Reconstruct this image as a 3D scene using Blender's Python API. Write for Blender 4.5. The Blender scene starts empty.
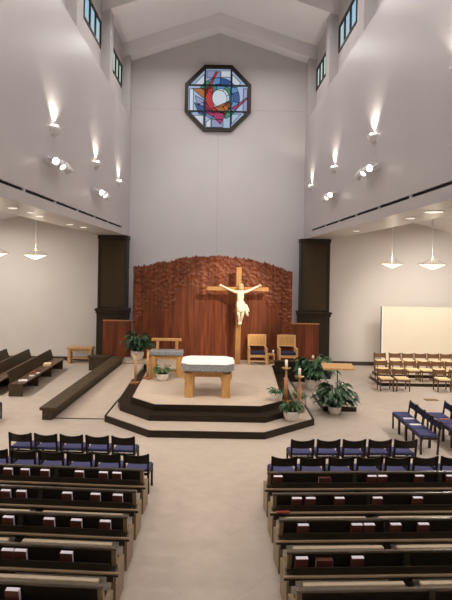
import bpy, bmesh, math, random
from mathutils import Vector, Matrix, noise
random.seed(7)
PI = math.pi
SC = bpy.context.scene
COL = SC.collection
R = math.radians

# ---------------------------------------------------------------- materials
def new_mat(name):
    m = bpy.data.materials.new(name); m.use_nodes = True
    nt = m.node_tree
    return m, nt, nt.nodes['Principled BSDF']

def plain(name, col, rough=.5, metal=0, spec=.5, var=.06, scale=6, bump=0):
    m, nt, b = new_mat(name)
    tc = nt.nodes.new('ShaderNodeTexCoord'); n = nt.nodes.new('ShaderNodeTexNoise')
    n.inputs['Scale'].default_value = scale; n.inputs['Detail'].default_value = 4
    nt.links.new(tc.outputs['Object'], n.inputs['Vector'])
    r = nt.nodes.new('ShaderNodeValToRGB')
    r.color_ramp.elements[0].position = .3; r.color_ramp.elements[1].position = .7
    r.color_ramp.elements[0].color = (*[c*(1-var) for c in col], 1)
    r.color_ramp.elements[1].color = (*[min(1, c*(1+var)) for c in col], 1)
    nt.links.new(n.outputs['Fac'], r.inputs['Fac']); nt.links.new(r.outputs['Color'], b.inputs['Base Color'])
    b.inputs['Roughness'].default_value = rough; b.inputs['Metallic'].default_value = metal
    b.inputs['Specular IOR Level'].default_value = spec
    if bump:
        bp = nt.nodes.new('ShaderNodeBump'); bp.inputs['Strength'].default_value = bump; bp.inputs['Distance'].default_value = .02
        nt.links.new(n.outputs['Fac'], bp.inputs['Height']); nt.links.new(bp.outputs['Normal'], b.inputs['Normal'])
    return m

def wood(name, c1, c2, rough=.4, scale=(14, 14, 1.2), spec=.4):
    m, nt, b = new_mat(name)
    tc = nt.nodes.new('ShaderNodeTexCoord'); mp = nt.nodes.new('ShaderNodeMapping'); n = nt.nodes.new('ShaderNodeTexNoise')
    mp.inputs['Scale'].default_value = scale
    n.inputs['Scale'].default_value = 1.6; n.inputs['Detail'].default_value = 5; n.inputs['Distortion'].default_value = .6
    nt.links.new(tc.outputs['Object'], mp.inputs['Vector']); nt.links.new(mp.outputs['Vector'], n.inputs['Vector'])
    r = nt.nodes.new('ShaderNodeValToRGB')
    r.color_ramp.elements[0].position = .3; r.color_ramp.elements[1].position = .72
    r.color_ramp.elements[0].color = (*c1, 1); r.color_ramp.elements[1].color = (*c2, 1)
    nt.links.new(n.outputs['Fac'], r.inputs['Fac']); nt.links.new(r.outputs['Color'], b.inputs['Base Color'])
    b.inputs['Roughness'].default_value = rough; b.inputs['Specular IOR Level'].default_value = spec
    return m

def glow(name, col, strength, base=(.8, .8, .8)):
    m, nt, b = new_mat(name)
    b.inputs['Base Color'].default_value = (*base, 1)
    b.inputs['Emission Color'].default_value = (*col, 1); b.inputs['Emission Strength'].default_value = strength
    b.inputs['Roughness'].default_value = .4
    return m

M = {}
M['wall'] = plain('wall_paint', (.53, .50, .50), .8, var=.015, scale=.8, spec=.3)
M['nave'] = plain('satin_nave_paint', (.50, .47, .475), .42, var=.015, scale=.7, spec=.35)
M['aislewall'] = plain('aisle_wall_paint', (.64, .60, .565), .85, var=.015, scale=.8, spec=.2)
M['ceil'] = plain('ceiling_paint', (.74, .71, .725), .9, var=.015, scale=.6, spec=.2)
M['darkwood'] = wood('dark_stained_wood', (.016, .011, .007), (.030, .021, .013), .42, (2, 14, 14), .25)
M['pewwood'] = wood('dark_pew_wood', (.020, .015, .010), (.036, .027, .018), .38, (2, 14, 14), .25)
M['pewend'] = wood('brown_pew_end_wood', (.19, .13, .07), (.28, .20, .115), .4, (12, 12, 2))
M['pewlight'] = wood('lit_rail_wood', (.075, .056, .038), (.12, .09, .062), .25, (1.5, 14, 14), .55)  # pew top rail: light catching the top edge put into a paler colour
M['parapet'] = wood('olive_brown_wood', (.048, .032, .017), (.088, .060, .032), .5, (6, 1.5, 12), .2)
M['sidewood'] = wood('reddish_seat_wood', (.075, .036, .018), (.13, .066, .035), .4, (2, 10, 10))
M['pillar'] = wood('umber_pillar_wood', (.024, .016, .010), (.040, .028, .017), .5, (9, 9, 1), .2)
M['pillar2'] = plain('brown_grille_cloth', (.056, .040, .023), .85, var=.2, scale=30, spec=.15)
M['oak'] = wood('light_oak', (.42, .22, .075), (.62, .36, .14), .42, (14, 14, 1.4))
M['honey'] = wood('honey_oak', (.30, .145, .045), (.46, .24, .085), .42, (14, 14, 1.4))
M['pine'] = wood('pale_oak', (.50, .29, .12), (.68, .42, .20), .42, (14, 14, 1.4))
M['redwood'] = wood('reddish_stand_wood', (.34, .14, .055), (.50, .23, .095), .4, (14, 14, 2))
M['choirwood'] = wood('walnut_chair_wood', (.10, .045, .02), (.18, .085, .04), .4, (4, 12, 12))
M['blue'] = plain('blue_fabric', (.060, .062, .15), .9, var=.2, scale=50, spec=.2)
M['navy'] = plain('navy_fabric', (.028, .027, .060), .9, var=.2, scale=50, spec=.2)
M['cream'] = plain('cream_fabric', (.80, .62, .34), .9, var=.08, scale=40, spec=.2)
M['stone'] = plain('grey_granite', (.25, .27, .29), .5, var=.35, scale=22, bump=.3)
M['cloth'] = plain('white_linen', (.86, .84, .84), .9, var=.02, scale=12, spec=.2)
M['ivory'] = plain('ivory_carved_wood', (.74, .64, .48), .5, var=.04, scale=9)
M['hair'] = plain('ochre_carved_hair', (.50, .34, .17), .6, var=.2, scale=25)
M['potwhite'] = plain('white_glazed_pot', (.78, .72, .66), .35, var=.03, scale=8)
M['soil'] = plain('dark_soil', (.03, .02, .012), .95, var=.4, scale=60)
M['flower'] = plain('white_petal', (.85, .82, .72), .6, var=.03)
M['metal'] = plain('dark_metal', (.03, .03, .03), .4, 1)
M['brass'] = plain('brass', (.62, .42, .16), .3, .9)
M['candle'] = plain('white_wax', (.88, .85, .76), .45, var=.02)
M['paper'] = plain('page_edges', (.75, .71, .78), .8, var=.04, scale=40)
M['cover'] = plain('maroon_book_cover', (.105, .028, .019), .5, var=.25, scale=20)
M['redcover'] = plain('red_book_cover', (.32, .045, .03), .5, var=.2, scale=20)
M['ledge'] = wood('tan_ledge_wood', (.26, .18, .11), (.38, .27, .17), .3, (1.5, 14, 14), .5)
M['vinyl'] = plain('tan_kneeler_pad', (.62, .50, .35), .5, var=.05, scale=8)
M['black'] = plain('black_void', (.004, .004, .004), .9)
M['white_lac'] = plain('white_lacquer', (.78, .77, .78), .4, var=.02)
M['panelwhite'] = plain('cream_partition', (.80, .72, .58), .8, var=.02, scale=1)
M['base'] = plain('dark_baseboard', (.045, .033, .022), .6, var=.1)
M['bronze'] = plain('bronze_plate', (.22, .13, .045), .45, .6)

def leaf_mat(name, c1, c2):
    m = plain(name, c1, .38, var=.0, scale=9)
    r = [n for n in m.node_tree.nodes if n.type == 'VALTORGB'][0]
    r.color_ramp.elements[0].color = (*c1, 1); r.color_ramp.elements[1].color = (*c2, 1)
    return m
M['leaf'] = leaf_mat('glossy_dark_leaf', (.020, .060, .030), (.060, .135, .065))
M['leaf2'] = leaf_mat('mid_green_leaf', (.035, .10, .03), (.10, .20, .07))

def floor_mat(name, col, tile=1.2, rot=45, line=.9):
    m, nt, b = new_mat(name)
    tc = nt.nodes.new('ShaderNodeTexCoord'); mp = nt.nodes.new('ShaderNodeMapping')
    mp.inputs['Rotation'].default_value = (0, 0, R(rot))
    br = nt.nodes.new('ShaderNodeTexBrick'); br.offset = 0; br.squash = 1
    br.inputs['Scale'].default_value = 1; br.inputs['Brick Width'].default_value = tile; br.inputs['Row Height'].default_value = tile
    br.inputs['Mortar Size'].default_value = .012; br.inputs['Mortar Smooth'].default_value = .6
    br.inputs['Color1'].default_value = (1, 1, 1, 1); br.inputs['Color2'].default_value = (.95, .95, .95, 1)
    br.inputs['Mortar'].default_value = (line, line, line, 1)
    n = nt.nodes.new('ShaderNodeTexNoise'); n.inputs['Scale'].default_value = 3; n.inputs['Detail'].default_value = 8; n.inputs['Roughness'].default_value = .7
    r = nt.nodes.new('ShaderNodeValToRGB'); r.color_ramp.elements[0].position = .25; r.color_ramp.elements[1].position = .75
    r.color_ramp.elements[0].color = (*[c*.9 for c in col], 1); r.color_ramp.elements[1].color = (*[c*1.08 for c in col], 1)
    mx = nt.nodes.new('ShaderNodeMix'); mx.data_type = 'RGBA'; mx.blend_type = 'MULTIPLY'; mx.inputs[0].default_value = 1
    nt.links.new(tc.outputs['Object'], mp.inputs['Vector']); nt.links.new(mp.outputs['Vector'], br.inputs['Vector'])
    nt.links.new(tc.outputs['Object'], n.inputs['Vector']); nt.links.new(n.outputs['Fac'], r.inputs['Fac'])
    nt.links.new(r.outputs['Color'], mx.inputs[6]); nt.links.new(br.outputs['Color'], mx.inputs[7])
    nt.links.new(mx.outputs[2], b.inputs['Base Color'])
    b.inputs['Roughness'].default_value = .75; b.inputs['Specular IOR Level'].default_value = .25
    return m
M['floor'] = floor_mat('tan_floor', (.50, .425, .36))
M['carpet'] = floor_mat('tan_sanctuary_carpet', (.53, .44, .36), 4, 0, .99)

# carved reredos: reddish vertical boards
def carved():
    m, nt, b = new_mat('carved_reddish_wood')
    tc = nt.nodes.new('ShaderNodeTexCoord')
    mp = nt.nodes.new('ShaderNodeMapping'); mp.inputs['Scale'].default_value = (5, 5, .35)
    n = nt.nodes.new('ShaderNodeTexNoise'); n.inputs['Scale'].default_value = 2; n.inputs['Detail'].default_value = 6; n.inputs['Distortion'].default_value = .4
    nt.links.new(tc.outputs['Object'], mp.inputs['Vector']); nt.links.new(mp.outputs['Vector'], n.inputs['Vector'])
    r = nt.nodes.new('ShaderNodeValToRGB'); cr = r.color_ramp
    cr.elements[0].position = .25; cr.elements[0].color = (.068, .018, .008, 1)
    cr.elements[1].position = .75; cr.elements[1].color = (.245, .064, .023, 1)
    nt.links.new(n.outputs['Fac'], r.inputs['Fac'])
    br = nt.nodes.new('ShaderNodeTexBrick'); br.offset = 0
    mp2 = nt.nodes.new('ShaderNodeMapping'); mp2.inputs['Rotation'].default_value = (R(90), 0, 0)
    br.inputs['Scale'].default_value = 1; br.inputs['Brick Width'].default_value = .3; br.inputs['Row Height'].default_value = 30
    br.inputs['Mortar Size'].default_value = .006
    br.inputs['Color1'].default_value = (1, 1, 1, 1); br.inputs['Color2'].default_value = (.72, .70, .68, 1); br.inputs['Mortar'].default_value = (.5, .45, .45, 1)
    nt.links.new(tc.outputs['Object'], mp2.inputs['Vector']); nt.links.new(mp2.outputs['Vector'], br.inputs['Vector'])
    mx = nt.nodes.new('ShaderNodeMix'); mx.data_type = 'RGBA'; mx.blend_type = 'MULTIPLY'; mx.inputs[0].default_value = 1
    nt.links.new(r.outputs['Color'], mx.inputs[6]); nt.links.new(br.outputs['Color'], mx.inputs[7])
    nt.links.new(mx.outputs[2], b.inputs['Base Color'])
    b.inputs['Roughness'].default_value = .45; b.inputs['Specular IOR Level'].default_value = .25
    return m
M['carved'] = carved()

def pane_mat():
    m, nt, b = new_mat('clear_glass')
    nt.nodes.remove(b)
    tr = nt.nodes.new('ShaderNodeBsdfTransparent'); gl = nt.nodes.new('ShaderNodeBsdfGlossy'); gl.inputs['Roughness'].default_value = .02
    tr.inputs['Color'].default_value = (.9, .95, .96, 1)
    mix = nt.nodes.new('ShaderNodeMixShader')
    mix.inputs[0].default_value = .08; nt.links.new(tr.outputs[0], mix.inputs[1]); nt.links.new(gl.outputs[0], mix.inputs[2])
    nt.links.new(mix.outputs[0], nt.nodes['Material Output'].inputs['Surface'])
    return m
M['pane'] = pane_mat()

# ---------------------------------------------------------------- mesh builder
class MB:
    def __init__(self): self.bm = bmesh.new(); self.mats = []
    def mi(self, m):
        if m not in self.mats: self.mats.append(m)
        return self.mats.index(m)
    def add(self, tmp, m, smooth=False):
        i = self.mi(m); vm = {}
        for v in tmp.verts: vm[v] = self.bm.verts.new(v.co)
        for f in tmp.faces:
            try:
                g = self.bm.faces.new([vm[v] for v in f.verts]); g.material_index = i; g.smooth = smooth
            except ValueError: pass
        tmp.free(); return self
    def box(self, m, x0, x1, y0, y1, z0, z1, bev=0, mtx=None):
        t = bmesh.new(); bmesh.ops.create_cube(t, size=1)
        for v in t.verts:
            v.co = Vector(((x0+x1)/2+v.co.x*(x1-x0), (y0+y1)/2+v.co.y*(y1-y0), (z0+z1)/2+v.co.z*(z1-z0)))
        if bev: bmesh.ops.bevel(t, geom=t.edges[:], offset=bev, segments=2, affect='EDGES', profile=.5)
        if mtx: t.transform(mtx)
        return self.add(t, m)
    def prism(self, m, poly, z0, z1, mtop=None, bev=0):
        """poly in XY extruded in z"""
        t = bmesh.new()
        a = [t.verts.new((p[0], p[1], z0)) for p in poly]; b = [t.verts.new((p[0], p[1], z1)) for p in poly]
        n = len(poly)
        t.faces.new(a[::-1])
        top = t.faces.new(b)
        for k in range(n): t.faces.new((a[k], a[(k+1) % n], b[(k+1) % n], b[k]))
        bmesh.ops.recalc_face_normals(t, faces=t.faces[:])
        if bev: bmesh.ops.bevel(t, geom=t.edges[:], offset=bev, segments=2, affect='EDGES')
        if mtop:
            i, j = self.mi(m), self.mi(mtop); vm = {v: self.bm.verts.new(v.co) for v in t.verts}
            for f in t.faces:
                g = self.bm.faces.new([vm[v] for v in f.verts]); g.material_index = j if f is top else i
            t.free(); return self
        return self.add(t, m)
    def extr(self, m, poly, x0, x1, bev=0):
        """poly in YZ extruded along x"""
        t = bmesh.new()
        a = [t.verts.new((x0, p[0], p[1])) for p in poly]; b = [t.verts.new((x1, p[0], p[1])) for p in poly]
        n = len(poly); t.faces.new(a); t.faces.new(b[::-1])
        for k in range(n): t.faces.new((a[k], b[k], b[(k+1) % n], a[(k+1) % n]))
        bmesh.ops.recalc_face_normals(t, faces=t.faces[:])
        if bev: bmesh.ops.bevel(t, geom=t.edges[:], offset=bev, segments=2, affect='EDGES')
        return self.add(t, m)
    def hexa(self, m, b4, t4):
        t = bmesh.new(); a = [t.verts.new(p) for p in b4]; b = [t.verts.new(p) for p in t4]
        t.faces.new(a[::-1]); t.faces.new(b)
        for k in range(4): t.faces.new((a[k], a[(k+1) % 4], b[(k+1) % 4], b[k]))
        bmesh.ops.recalc_face_normals(t, faces=t.faces[:])
        return self.add(t, m)
    def lathe(self, m, prof, c=(0, 0, 0), seg=20, mtx=None):
        t = bmesh.new(); rings = []
        for (r, z) in prof:
            if r < 1e-5: rings.append([t.verts.new((0, 0, z))])
            else: rings.append([t.verts.new((r*math.cos(2*PI*k/seg), r*math.sin(2*PI*k/seg), z)) for k in range(seg)])
        for A, B in zip(rings, rings[1:]):
            for k in range(seg):
                q = [A[k % len(A)], A[(k+1) % len(A)], B[(k+1) % len(B)], B[k % len(B)]]
                u = []
                for v in q:
                    if v not in u: u.append(v)
                if len(u) > 2: t.faces.new(u)
        for Q in (rings[0], rings[-1]):
            if len(Q) > 2: t.faces.new(Q)
        bmesh.ops.recalc_face_normals(t, faces=t.faces[:])
        if mtx: t.transform(mtx)
        t.transform(Matrix.Translation(c))
        return self.add(t, m, True)
    def tube(self, m, pts, rad, seg=8):
        t = bmesh.new(); pts = [Vector(p) for p in pts]; rings = []
        rads = rad if isinstance(rad, (list, tuple)) else [rad]*len(pts)
        for k, p in enumerate(pts):
            d = (pts[min(k+1, len(pts)-1)] - pts[max(k-1, 0)]).normalized()
            u = d.cross(Vector((0, 0, 1)) if abs(d.z) < .9 else Vector((1, 0, 0))).normalized(); w = d.cross(u)
            rings.append([t.verts.new(p+rads[k]*(u*math.cos(2*PI*j/seg)+w*math.sin(2*PI*j/seg))) for j in range(seg)])
        for A, B in zip(rings, rings[1:]):
            for j in range(seg): t.faces.new((A[j], A[(j+1) % seg], B[(j+1) % seg], B[j]))
        t.faces.new(rings[0]); t.faces.new(rings[-1])
        bmesh.ops.recalc_face_normals(t, faces=t.faces[:])
        return self.add(t, m, True)
    def build(self, name, parent=None, loc=None):
        me = bpy.data.meshes.new(name); self.bm.to_mesh(me); self.bm.free()
        for m in self.mats: me.materials.append(m)
        o = bpy.data.objects.new(name, me); COL.objects.link(o)
        if parent: o.parent = parent
        if loc: o.location = loc
        return o

def tag(o, label=None, cat=None, group=None, kind=None):
    if label: o['label'] = label
    if cat: o['category'] = cat
    if group: o['group'] = group
    if kind: o['kind'] = kind
    return o
def thing(name, label, cat, loc=(0, 0, 0), rz=0, group=None):
    o = bpy.data.objects.new(name, None); COL.objects.link(o); o.empty_display_size = .2
    o.location = loc; o.rotation_euler = (0, 0, rz)
    return tag(o, label, cat, group)
def copy_tree(o, parent=None):
    c = o.copy(); COL.objects.link(c); c.parent = parent
    for ch in list(o.children): copy_tree(ch, c)
    return c
def struct(o, label=None):
    o['kind'] = 'structure'
    if label: o['label'] = label
    return o
def place(proto, used, loc, rz, label, group=None):
    o = proto if not used else copy_tree(proto)
    o.location = loc; o.rotation_euler = (0, 0, rz); o['label'] = label
    if group: o['group'] = group
    elif 'group' in o: del o['group']
    return o
ORD = ['first', 'second', 'third', 'fourth', 'fifth', 'sixth', 'seventh', 'eighth']

# ---------------------------------------------------------------- the building
HW = 3.93; YB = 23.9; YF = -4.0; SILL = 10.9; SOF = 5.64; OUT = 5.15; NX = 4.25
APEX = 14.87; SL = .335                           # gable soffit line
CAPEX = 15.45
def gable(x, top=APEX): return top - SL*abs(x)

struct(MB().box(M['floor'], -12.6, 12.6, YF, YB+.3, -.2, 0).build('floor'))
# back wall as one gabled slab
t = MB()
t.box(M['wall'], -OUT, OUT, YB, YB+.3, 0, SILL); t.box(M['wall'], -4.31, 4.31, YB, YB+.3, SILL, CAPEX+.4)
struct(t.build('wall_back'))
for sgn, nm in ((-1, 'left'), (1, 'right')):
    a, b = sorted((sgn*OUT, sgn*12.6))
    struct(MB().box(M['aislewall'], a, b, YB, YB+.3, 0, 8.2).build('wall_back_aisle_'+nm))
    a, b = sorted((sgn*12.4, sgn*12.6))
    struct(MB().box(M['aislewall'], a, b, YF, YB, 0, 6).build('wall_aisle_'+nm))
    a, b = sorted((sgn*HW, sgn*OUT))
    # thick upper nave wall with a dark air slot along its foot
    w = MB()
    w.box(M['nave'], a, b, YF, YB, 5.955, SILL)
    w.box(M['nave'], a, b, YF, YB, SOF, 5.885)
    i0, i1 = sorted((sgn*(HW+.05), sgn*OUT)); w.box(M['nave'], i0, i1, YF, YB, 5.885, 5.955)
    i0, i1 = sorted((sgn*HW, sgn*(HW+.05))); w.box(M['nave'], i0, i1, 21.9, YB, 5.885, 5.955)
    for yy in (-1.8, .3, 2.4, 4.5, 6.6, 8.7, 10.8, 12.9, 15.0, 17.1, 19.2):
        w.box(M['nave'], i0, i1, yy-.05, yy+.05, 5.885, 5.955)
    struct(w.build('wall_'+nm))
    # dark slot backing
    i0, i1 = sorted((sgn*(HW+.042), sgn*(HW+.049)))
    struct(MB().box(M['black'], i0, i1, YF, 21.9, 5.886, 5.954).build('trim_slot_'+nm))
    # clerestory wall with window openings, behind the piers
    a, b = sorted((sgn*NX, sgn*(NX+.05)))
    w = MB(); edge = YF
    WZ0, WZ1 = 12.05, 13.02
    for (y0, y1) in ((7.4, 9.85), (11.95, 14.4), (16.45, 18.9), (21.0, 23.1)):
        w.box(M['wall'], a, b, edge, y0, SILL, 14.35); w.box(M['wall'], a, b, y0, y1, SILL, WZ0); w.box(M['wall'], a, b, y0, y1, WZ1, 14.35)
        edge = y1
    w.box(M['wall'], a, b, edge, YB, SILL, 14.35)
    struct(w.build('wall_clerestory_'+nm))
    # piers
    p = MB(); a, b = sorted((sgn*HW, sgn*NX))
    for (y0, y1) in ((1.0, 1.55), (5.5, 6.05), (10.0, 10.55), (14.5, 15.05), (19.0, 19.55), (23.2, YB)):
        p.box(M['wall'], a, b, y0+.004, min(y1-.004, YB), SILL, 14.35)
    struct(p.build('trim_piers_'+nm))
    # side aisle ceiling sloping down outward
    t = MB(); x0, x1 = sgn*OUT, sgn*12.6; z0, z1 = 7.42, 5.50
    t.hexa(M['ceil'], [(x0, YF, z0), (x1, YF, z1), (x1, YB, z1), (x0, YB, z0)], [(x0, YF, z0+.2), (x1, YF, z1+.2), (x1, YB, z1+.2), (x0, YB, z0+.2)])
    struct(t.build('ceiling_aisle_'+nm))
    # baseboards
    a, b = sorted((sgn*5.2, sgn*12.4))
    struct(MB().box(M['base'], a, b, YB-.03, YB, 0, .17).build('baseboard_'+nm))
# plaster joints on the back wall
M['joint'] = plain('plaster_joint', (.43, .40, .40), .9, var=.01)
j = MB(); j.box(M['joint'], -.012, .012, YB-.003, YB+.01, 4.0, 10.38); j.box(M['joint'], -.012, .012, YB-.003, YB+.01, 13.42, 14.8)
j.box(M['joint'], -3.92, -1.56, YB-.003, YB+.01, 11.39, 11.41); j.box(M['joint'], 1.48, 3.92, YB-.003, YB+.01, 11.39, 11.41)
struct(j.build('trim_joints'))
# nave roof and the gabled beams
t = MB()
for s in (-1, 1):
    t.hexa(M['ceil'], [(0, YF, CAPEX), (s*4.6, YF, gable(4.6, CAPEX)), (s*4.6, YB, gable(4.6, CAPEX)), (0, YB, CAPEX)],
           [(0, YF, CAPEX+.2), (s*4.6, YF, gable(4.6, CAPEX)+.2), (s*4.6, YB, gable(4.6, CAPEX)+.2), (0, YB, CAPEX+.2)])
struct(t.build('ceiling'))
for i, (y0, y1) in enumerate(((1.0, 1.55), (5.5, 6.05), (10.0, 10.55), (14.5, 15.05), (19.0, 19.55), (23.15, YB))):
    t = MB()
    for s in (-1, 1):
        t.hexa(M['ceil'], [(0, y0, APEX), (s*NX, y0, gable(NX)), (s*NX, y1, gable(NX)), (0, y1, APEX)],
               [(0, y0, CAPEX), (s*NX, y0, gable(NX, CAPEX)), (s*NX, y1, gable(NX, CAPEX)), (0, y1, CAPEX)])
    struct(t.build('ceiling_beam_%d' % (i+1)))
struct(MB().box(M['wall'], -12.6, 12.6, YF-.2, YF, 0, 16).build('wall_front'))

# clerestory windows
wn = 1
for sgn in (-1, 1):
    for (y0, y1) in ((11.95, 14.4), (16.45, 18.9), (21.0, 23.1), (7.4, 9.85)):
        f = MB(); a, b = sorted((sgn*(NX-.025), sgn*(NX+.03)))
        f.box(M['darkwood'], a, b, y0, y1, WZ0, WZ0+.09); f.box(M['darkwood'], a, b, y0, y1, WZ1-.09, WZ1)
        for q in range(4):
            yc = y0+.045+(y1-y0-.09)*q/3
            f.box(M['darkwood'], a, b, yc-.045, yc+.045, WZ0+.09, WZ1-.09)
        w = struct(f.build('window_%d' % wn)); wn += 1
        a, b = sorted((sgn*(NX+.015), sgn*(NX+.021)))
        for q in range(3):
            ya = y0+.045+(y1-y0-.09)*q/3
            MB().box(M['pane'], a, b, ya+.045, ya+(y1-y0-.09)/3-.045, WZ0+.09, WZ1-.09).build('window_pane', w)

# ---------------------------------------------------------------- stained glass octagon
def stained():
    cx, cz, RR = -.04, 11.90, 1.49
    y = YB
    root = struct(thing('window_9', 'octagonal stained glass window with dark frame high on the back wall', None, (cx, y, cz)))
    def octa(r):  # r = half width across flats
        k = r*math.tan(PI/8); return [(k, r), (r, k), (r, -k), (k, -r), (-k, -r), (-r, -k), (-r, k), (-k, r)]
    f = MB(); o, i = octa(RR), octa(RR-.16)
    tmp = bmesh.new()
    rings = [[tmp.verts.new((p[0], yy, p[1])) for p in q] for q, yy in ((o, 0), (o, -.14), (i, -.14), (i, 0))]
    for A, B in zip(rings, rings[1:]+rings[:1]):
        for k in range(8): tmp.faces.new((A[k], A[(k+1) % 8], B[(k+1) % 8], B[k]))
    bmesh.ops.recalc_face_normals(tmp, faces=tmp.faces[:])
    f.add(tmp, M['darkwood']); f.build('window_frame', root)
    b = MB(); G = .585; ri = RR-.15
    for g in (-G, G):
        b.box(M['metal'], g-.035, g+.035, -.09, -.03, -ri, ri); b.box(M['metal'], -ri, ri, -.088, -.03, g-.035, g+.035)
    b.build('window_bars', root)
    S = .00848
    cols = {'pale': (.46, .62, .86), 'white': (.78, .88, .98), 'lav': (.34, .38, .66), 'blue': (.03, .10, .34), 'sky': (.14, .34, .68),
            'green': (.06, .30, .20), 'red': (.60, .03, .035), 'mag': (.42, .02, .13), 'or': (.52, .16, .025), 'brown': (.26, .09, .03)}
    gm = {k: glow('stained_glass_'+k, c, .52, [v*.12 for v in c]) for k, c in cols.items()}  # daylight behind the glass put in as emission
    g = MB(); lv = [0]
    def poly(m, pts, lead=True):
        lv[0] += 1; yy = -.004-.0007*lv[0]
        tmp = bmesh.new(); tmp.faces.new([tmp.verts.new(((p[0]-226)*S, yy, -(p[1]-240)*S)) for p in pts]); g.add(tmp, gm[m])
        if lead: leads.append([((p[0]-226)*S, -(p[1]-240)*S) for p in pts])
    leads = []
    ot = [(226+p[0]/S, 240-p[1]/S) for p in octa(ri)]
    poly('pale', ot)
    def ring(r0, r1, a0, a1, m, c=(228, 240)):
        n = 6; q = [(c[0]+r1*math.cos(R(a0+(a1-a0)*k/n)), c[1]-r1*math.sin(R(a0+(a1-a0)*k/n))) for k in range(n+1)]
        q += [(c[0]+r0*math.cos(R(a1-(a1-a0)*k/n)), c[1]-r0*math.sin(R(a1-(a1-a0)*k/n))) for k in range(n+1)]
        poly(m, q)
    for p, m in (([(165, 92), (235, 92), (235, 130), (165, 130)], 'lav'), ([(240, 92), (292, 92), (292, 125), (240, 125)], 'white'),
                 ([(75, 190), (95, 190), (95, 315), (75, 315)], 'white'), ([(360, 185), (382, 185), (382, 315), (360, 315)], 'lav'),
                 ([(165, 365), (190, 345), (190, 392), (165, 392)], 'white'), ([(195, 350), (255, 350), (255, 392), (195, 392)], 'lav'),
                 ([(300, 110), (345, 155), (325, 180), (300, 180)], 'white'), ([(300, 320), (350, 320), (300, 375)], 'pale'),
                 ([(95, 330), (150, 330), (150, 385)], 'white'), ([(100, 165), (152, 112), (152, 175)], 'white')):
        poly(m, p)
    for a0, a1, m in ((20, 55, 'sky'), (55, 85, 'blue'), (85, 120, 'sky'), (120, 150, 'green'), (195, 225, 'blue'), (225, 255, 'sky'), (290, 320, 'green'), (320, 350, 'sky'), (350, 380, 'blue')):
        ring(78, 112, a0, a1, m)
    for a0, a1, m in ((-20, 20, 'sky'), (20, 60, 'green'), (60, 100, 'sky'), (100, 140, 'green'), (300, 340, 'or')):
        ring(46, 78, a0, a1, m)
    poly('white', [(240+46*math.cos(2*PI*k/16), 236+50*math.sin(2*PI*k/16)) for k in range(16)])
    poly('or', [(90, 188), (140, 186), (160, 205), (158, 245), (120, 215)]); poly('brown', [(140, 186), (165, 182), (172, 210), (160, 205)])
    poly('red', [(165, 190), (200, 182), (194, 240), (206, 285), (188, 300), (158, 250)])
    poly('red', [(168, 182), (212, 97), (224, 98), (200, 145), (188, 184)])
    poly('mag', [(156, 250), (188, 300), (270, 322), (240, 375), (205, 340), (165, 318)])
    poly('red', [(206, 285), (240, 315), (270, 322), (188, 300)]); poly('or', [(205, 288), (262, 262), (284, 290), (268, 318), (235, 312)])
    poly('brown', [(262, 262), (287, 250), (286, 300), (284, 290)]); poly('blue', [(100, 262), (150, 285), (165, 330), (125, 322)])
    poly('lav', [(105, 225), (150, 248), (150, 285), (112, 262)]); poly('mag', [(300, 290), (378, 232), (380, 240), (318, 300)])
    g.build('stained_glass', root)
    l = MB()
    for q in leads[1:]:
        n = len(q)
        for k in range(n):
            A, B = q[k], q[(k+1) % n]
            if (A[0]-B[0])**2+(A[1]-B[1])**2 > 1e-5: l.tube(M['metal'], [(A[0], -.034, A[1]), (B[0], -.034, B[1])], .013, 4)
    l.build('lead_lines', root)
stained()

# ---------------------------------------------------------------- sanctuary floor
XC = -.17
step1 = [(-3.05, 14.85), (-1.66, 13.58), (1.33, 13.58), (2.83, 14.86), (2.86, 20.9), (-2.75, 20.9), (-3.0, 16.65)]
struct(MB().prism(M['darkwood'], step1, 0, .165, M['carpet']).build('floor_step'))
step2 = [(-2.86, 15.85), (-2.72, 15.4), (-1.76, 14.45), (1.42, 14.45), (2.42, 15.35), (2.62, 21.9), (-2.95, 21.9)]
struct(MB().prism(M['darkwood'], step2, .165, .33).build('floor_step_dark'))
plat = [(-2.43, 15.6), (-1.67, 14.85), (1.33, 14.85), (2.05, 15.5), (2.30, 20.9), (4.6, 20.9), (4.6, YB), (-4.2, YB), (-4.2, 20.7), (-2.53, 20.7)]
struct(MB().prism(M['darkwood'], plat, .0, .5, M['carpet']).build('floor_platform'))
def nosing(name, pts, z, w=.05, h=.008):
    t = MB()
    for (x0, y0), (x1, y1) in zip(pts, pts[1:]):
        d = Vector((x1-x0, y1-y0)).normalized(); n = Vector((-d.y, d.x))   # inward on the left-hand side of travel
        if n.dot(Vector((XC, 17.5))-Vector(((x0+x1)/2, (y0+y1)/2))) < 0: n = -n
        q = [(x0, y0), (x1, y1), (x1+n.x*w, y1+n.y*w), (x0+n.x*w, y0+n.y*w)]
        t.prism(M['darkwood'], q, z-.001, z+h)
    struct(t.build(name))
nosing('trim_3', step1[5:]+step1[:5], .165)
nosing('trim_4', [plat[-1], plat[0], plat[1], plat[2], plat[3], plat[4]], .5, .035)
# ramp on the left of the platform
t = MB()
t.hexa(M['carpet'], [(-4.55, 15.1, -.01), (-3.05, 15.1, -.01), (-2.75, 20.7, -.01), (-3.6, 20.7, -.01)], [(-4.55, 15.1, .004), (-3.05, 15.1, .004), (-2.75, 20.7, .5), (-3.6, 20.7, .5)])
struct(t.build('floor_ramp'))
struct(MB().hexa(M['darkwood'], [(-4.55, 15.06, 0), (-3.05, 15.06, 0), (-3.05, 15.12, 0), (-4.55, 15.12, 0)], [(-4.55, 15.06, .012), (-3.05, 15.06, .012), (-3.05, 15.12, .012), (-4.55, 15.12, .012)]).build('trim_1'))
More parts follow.
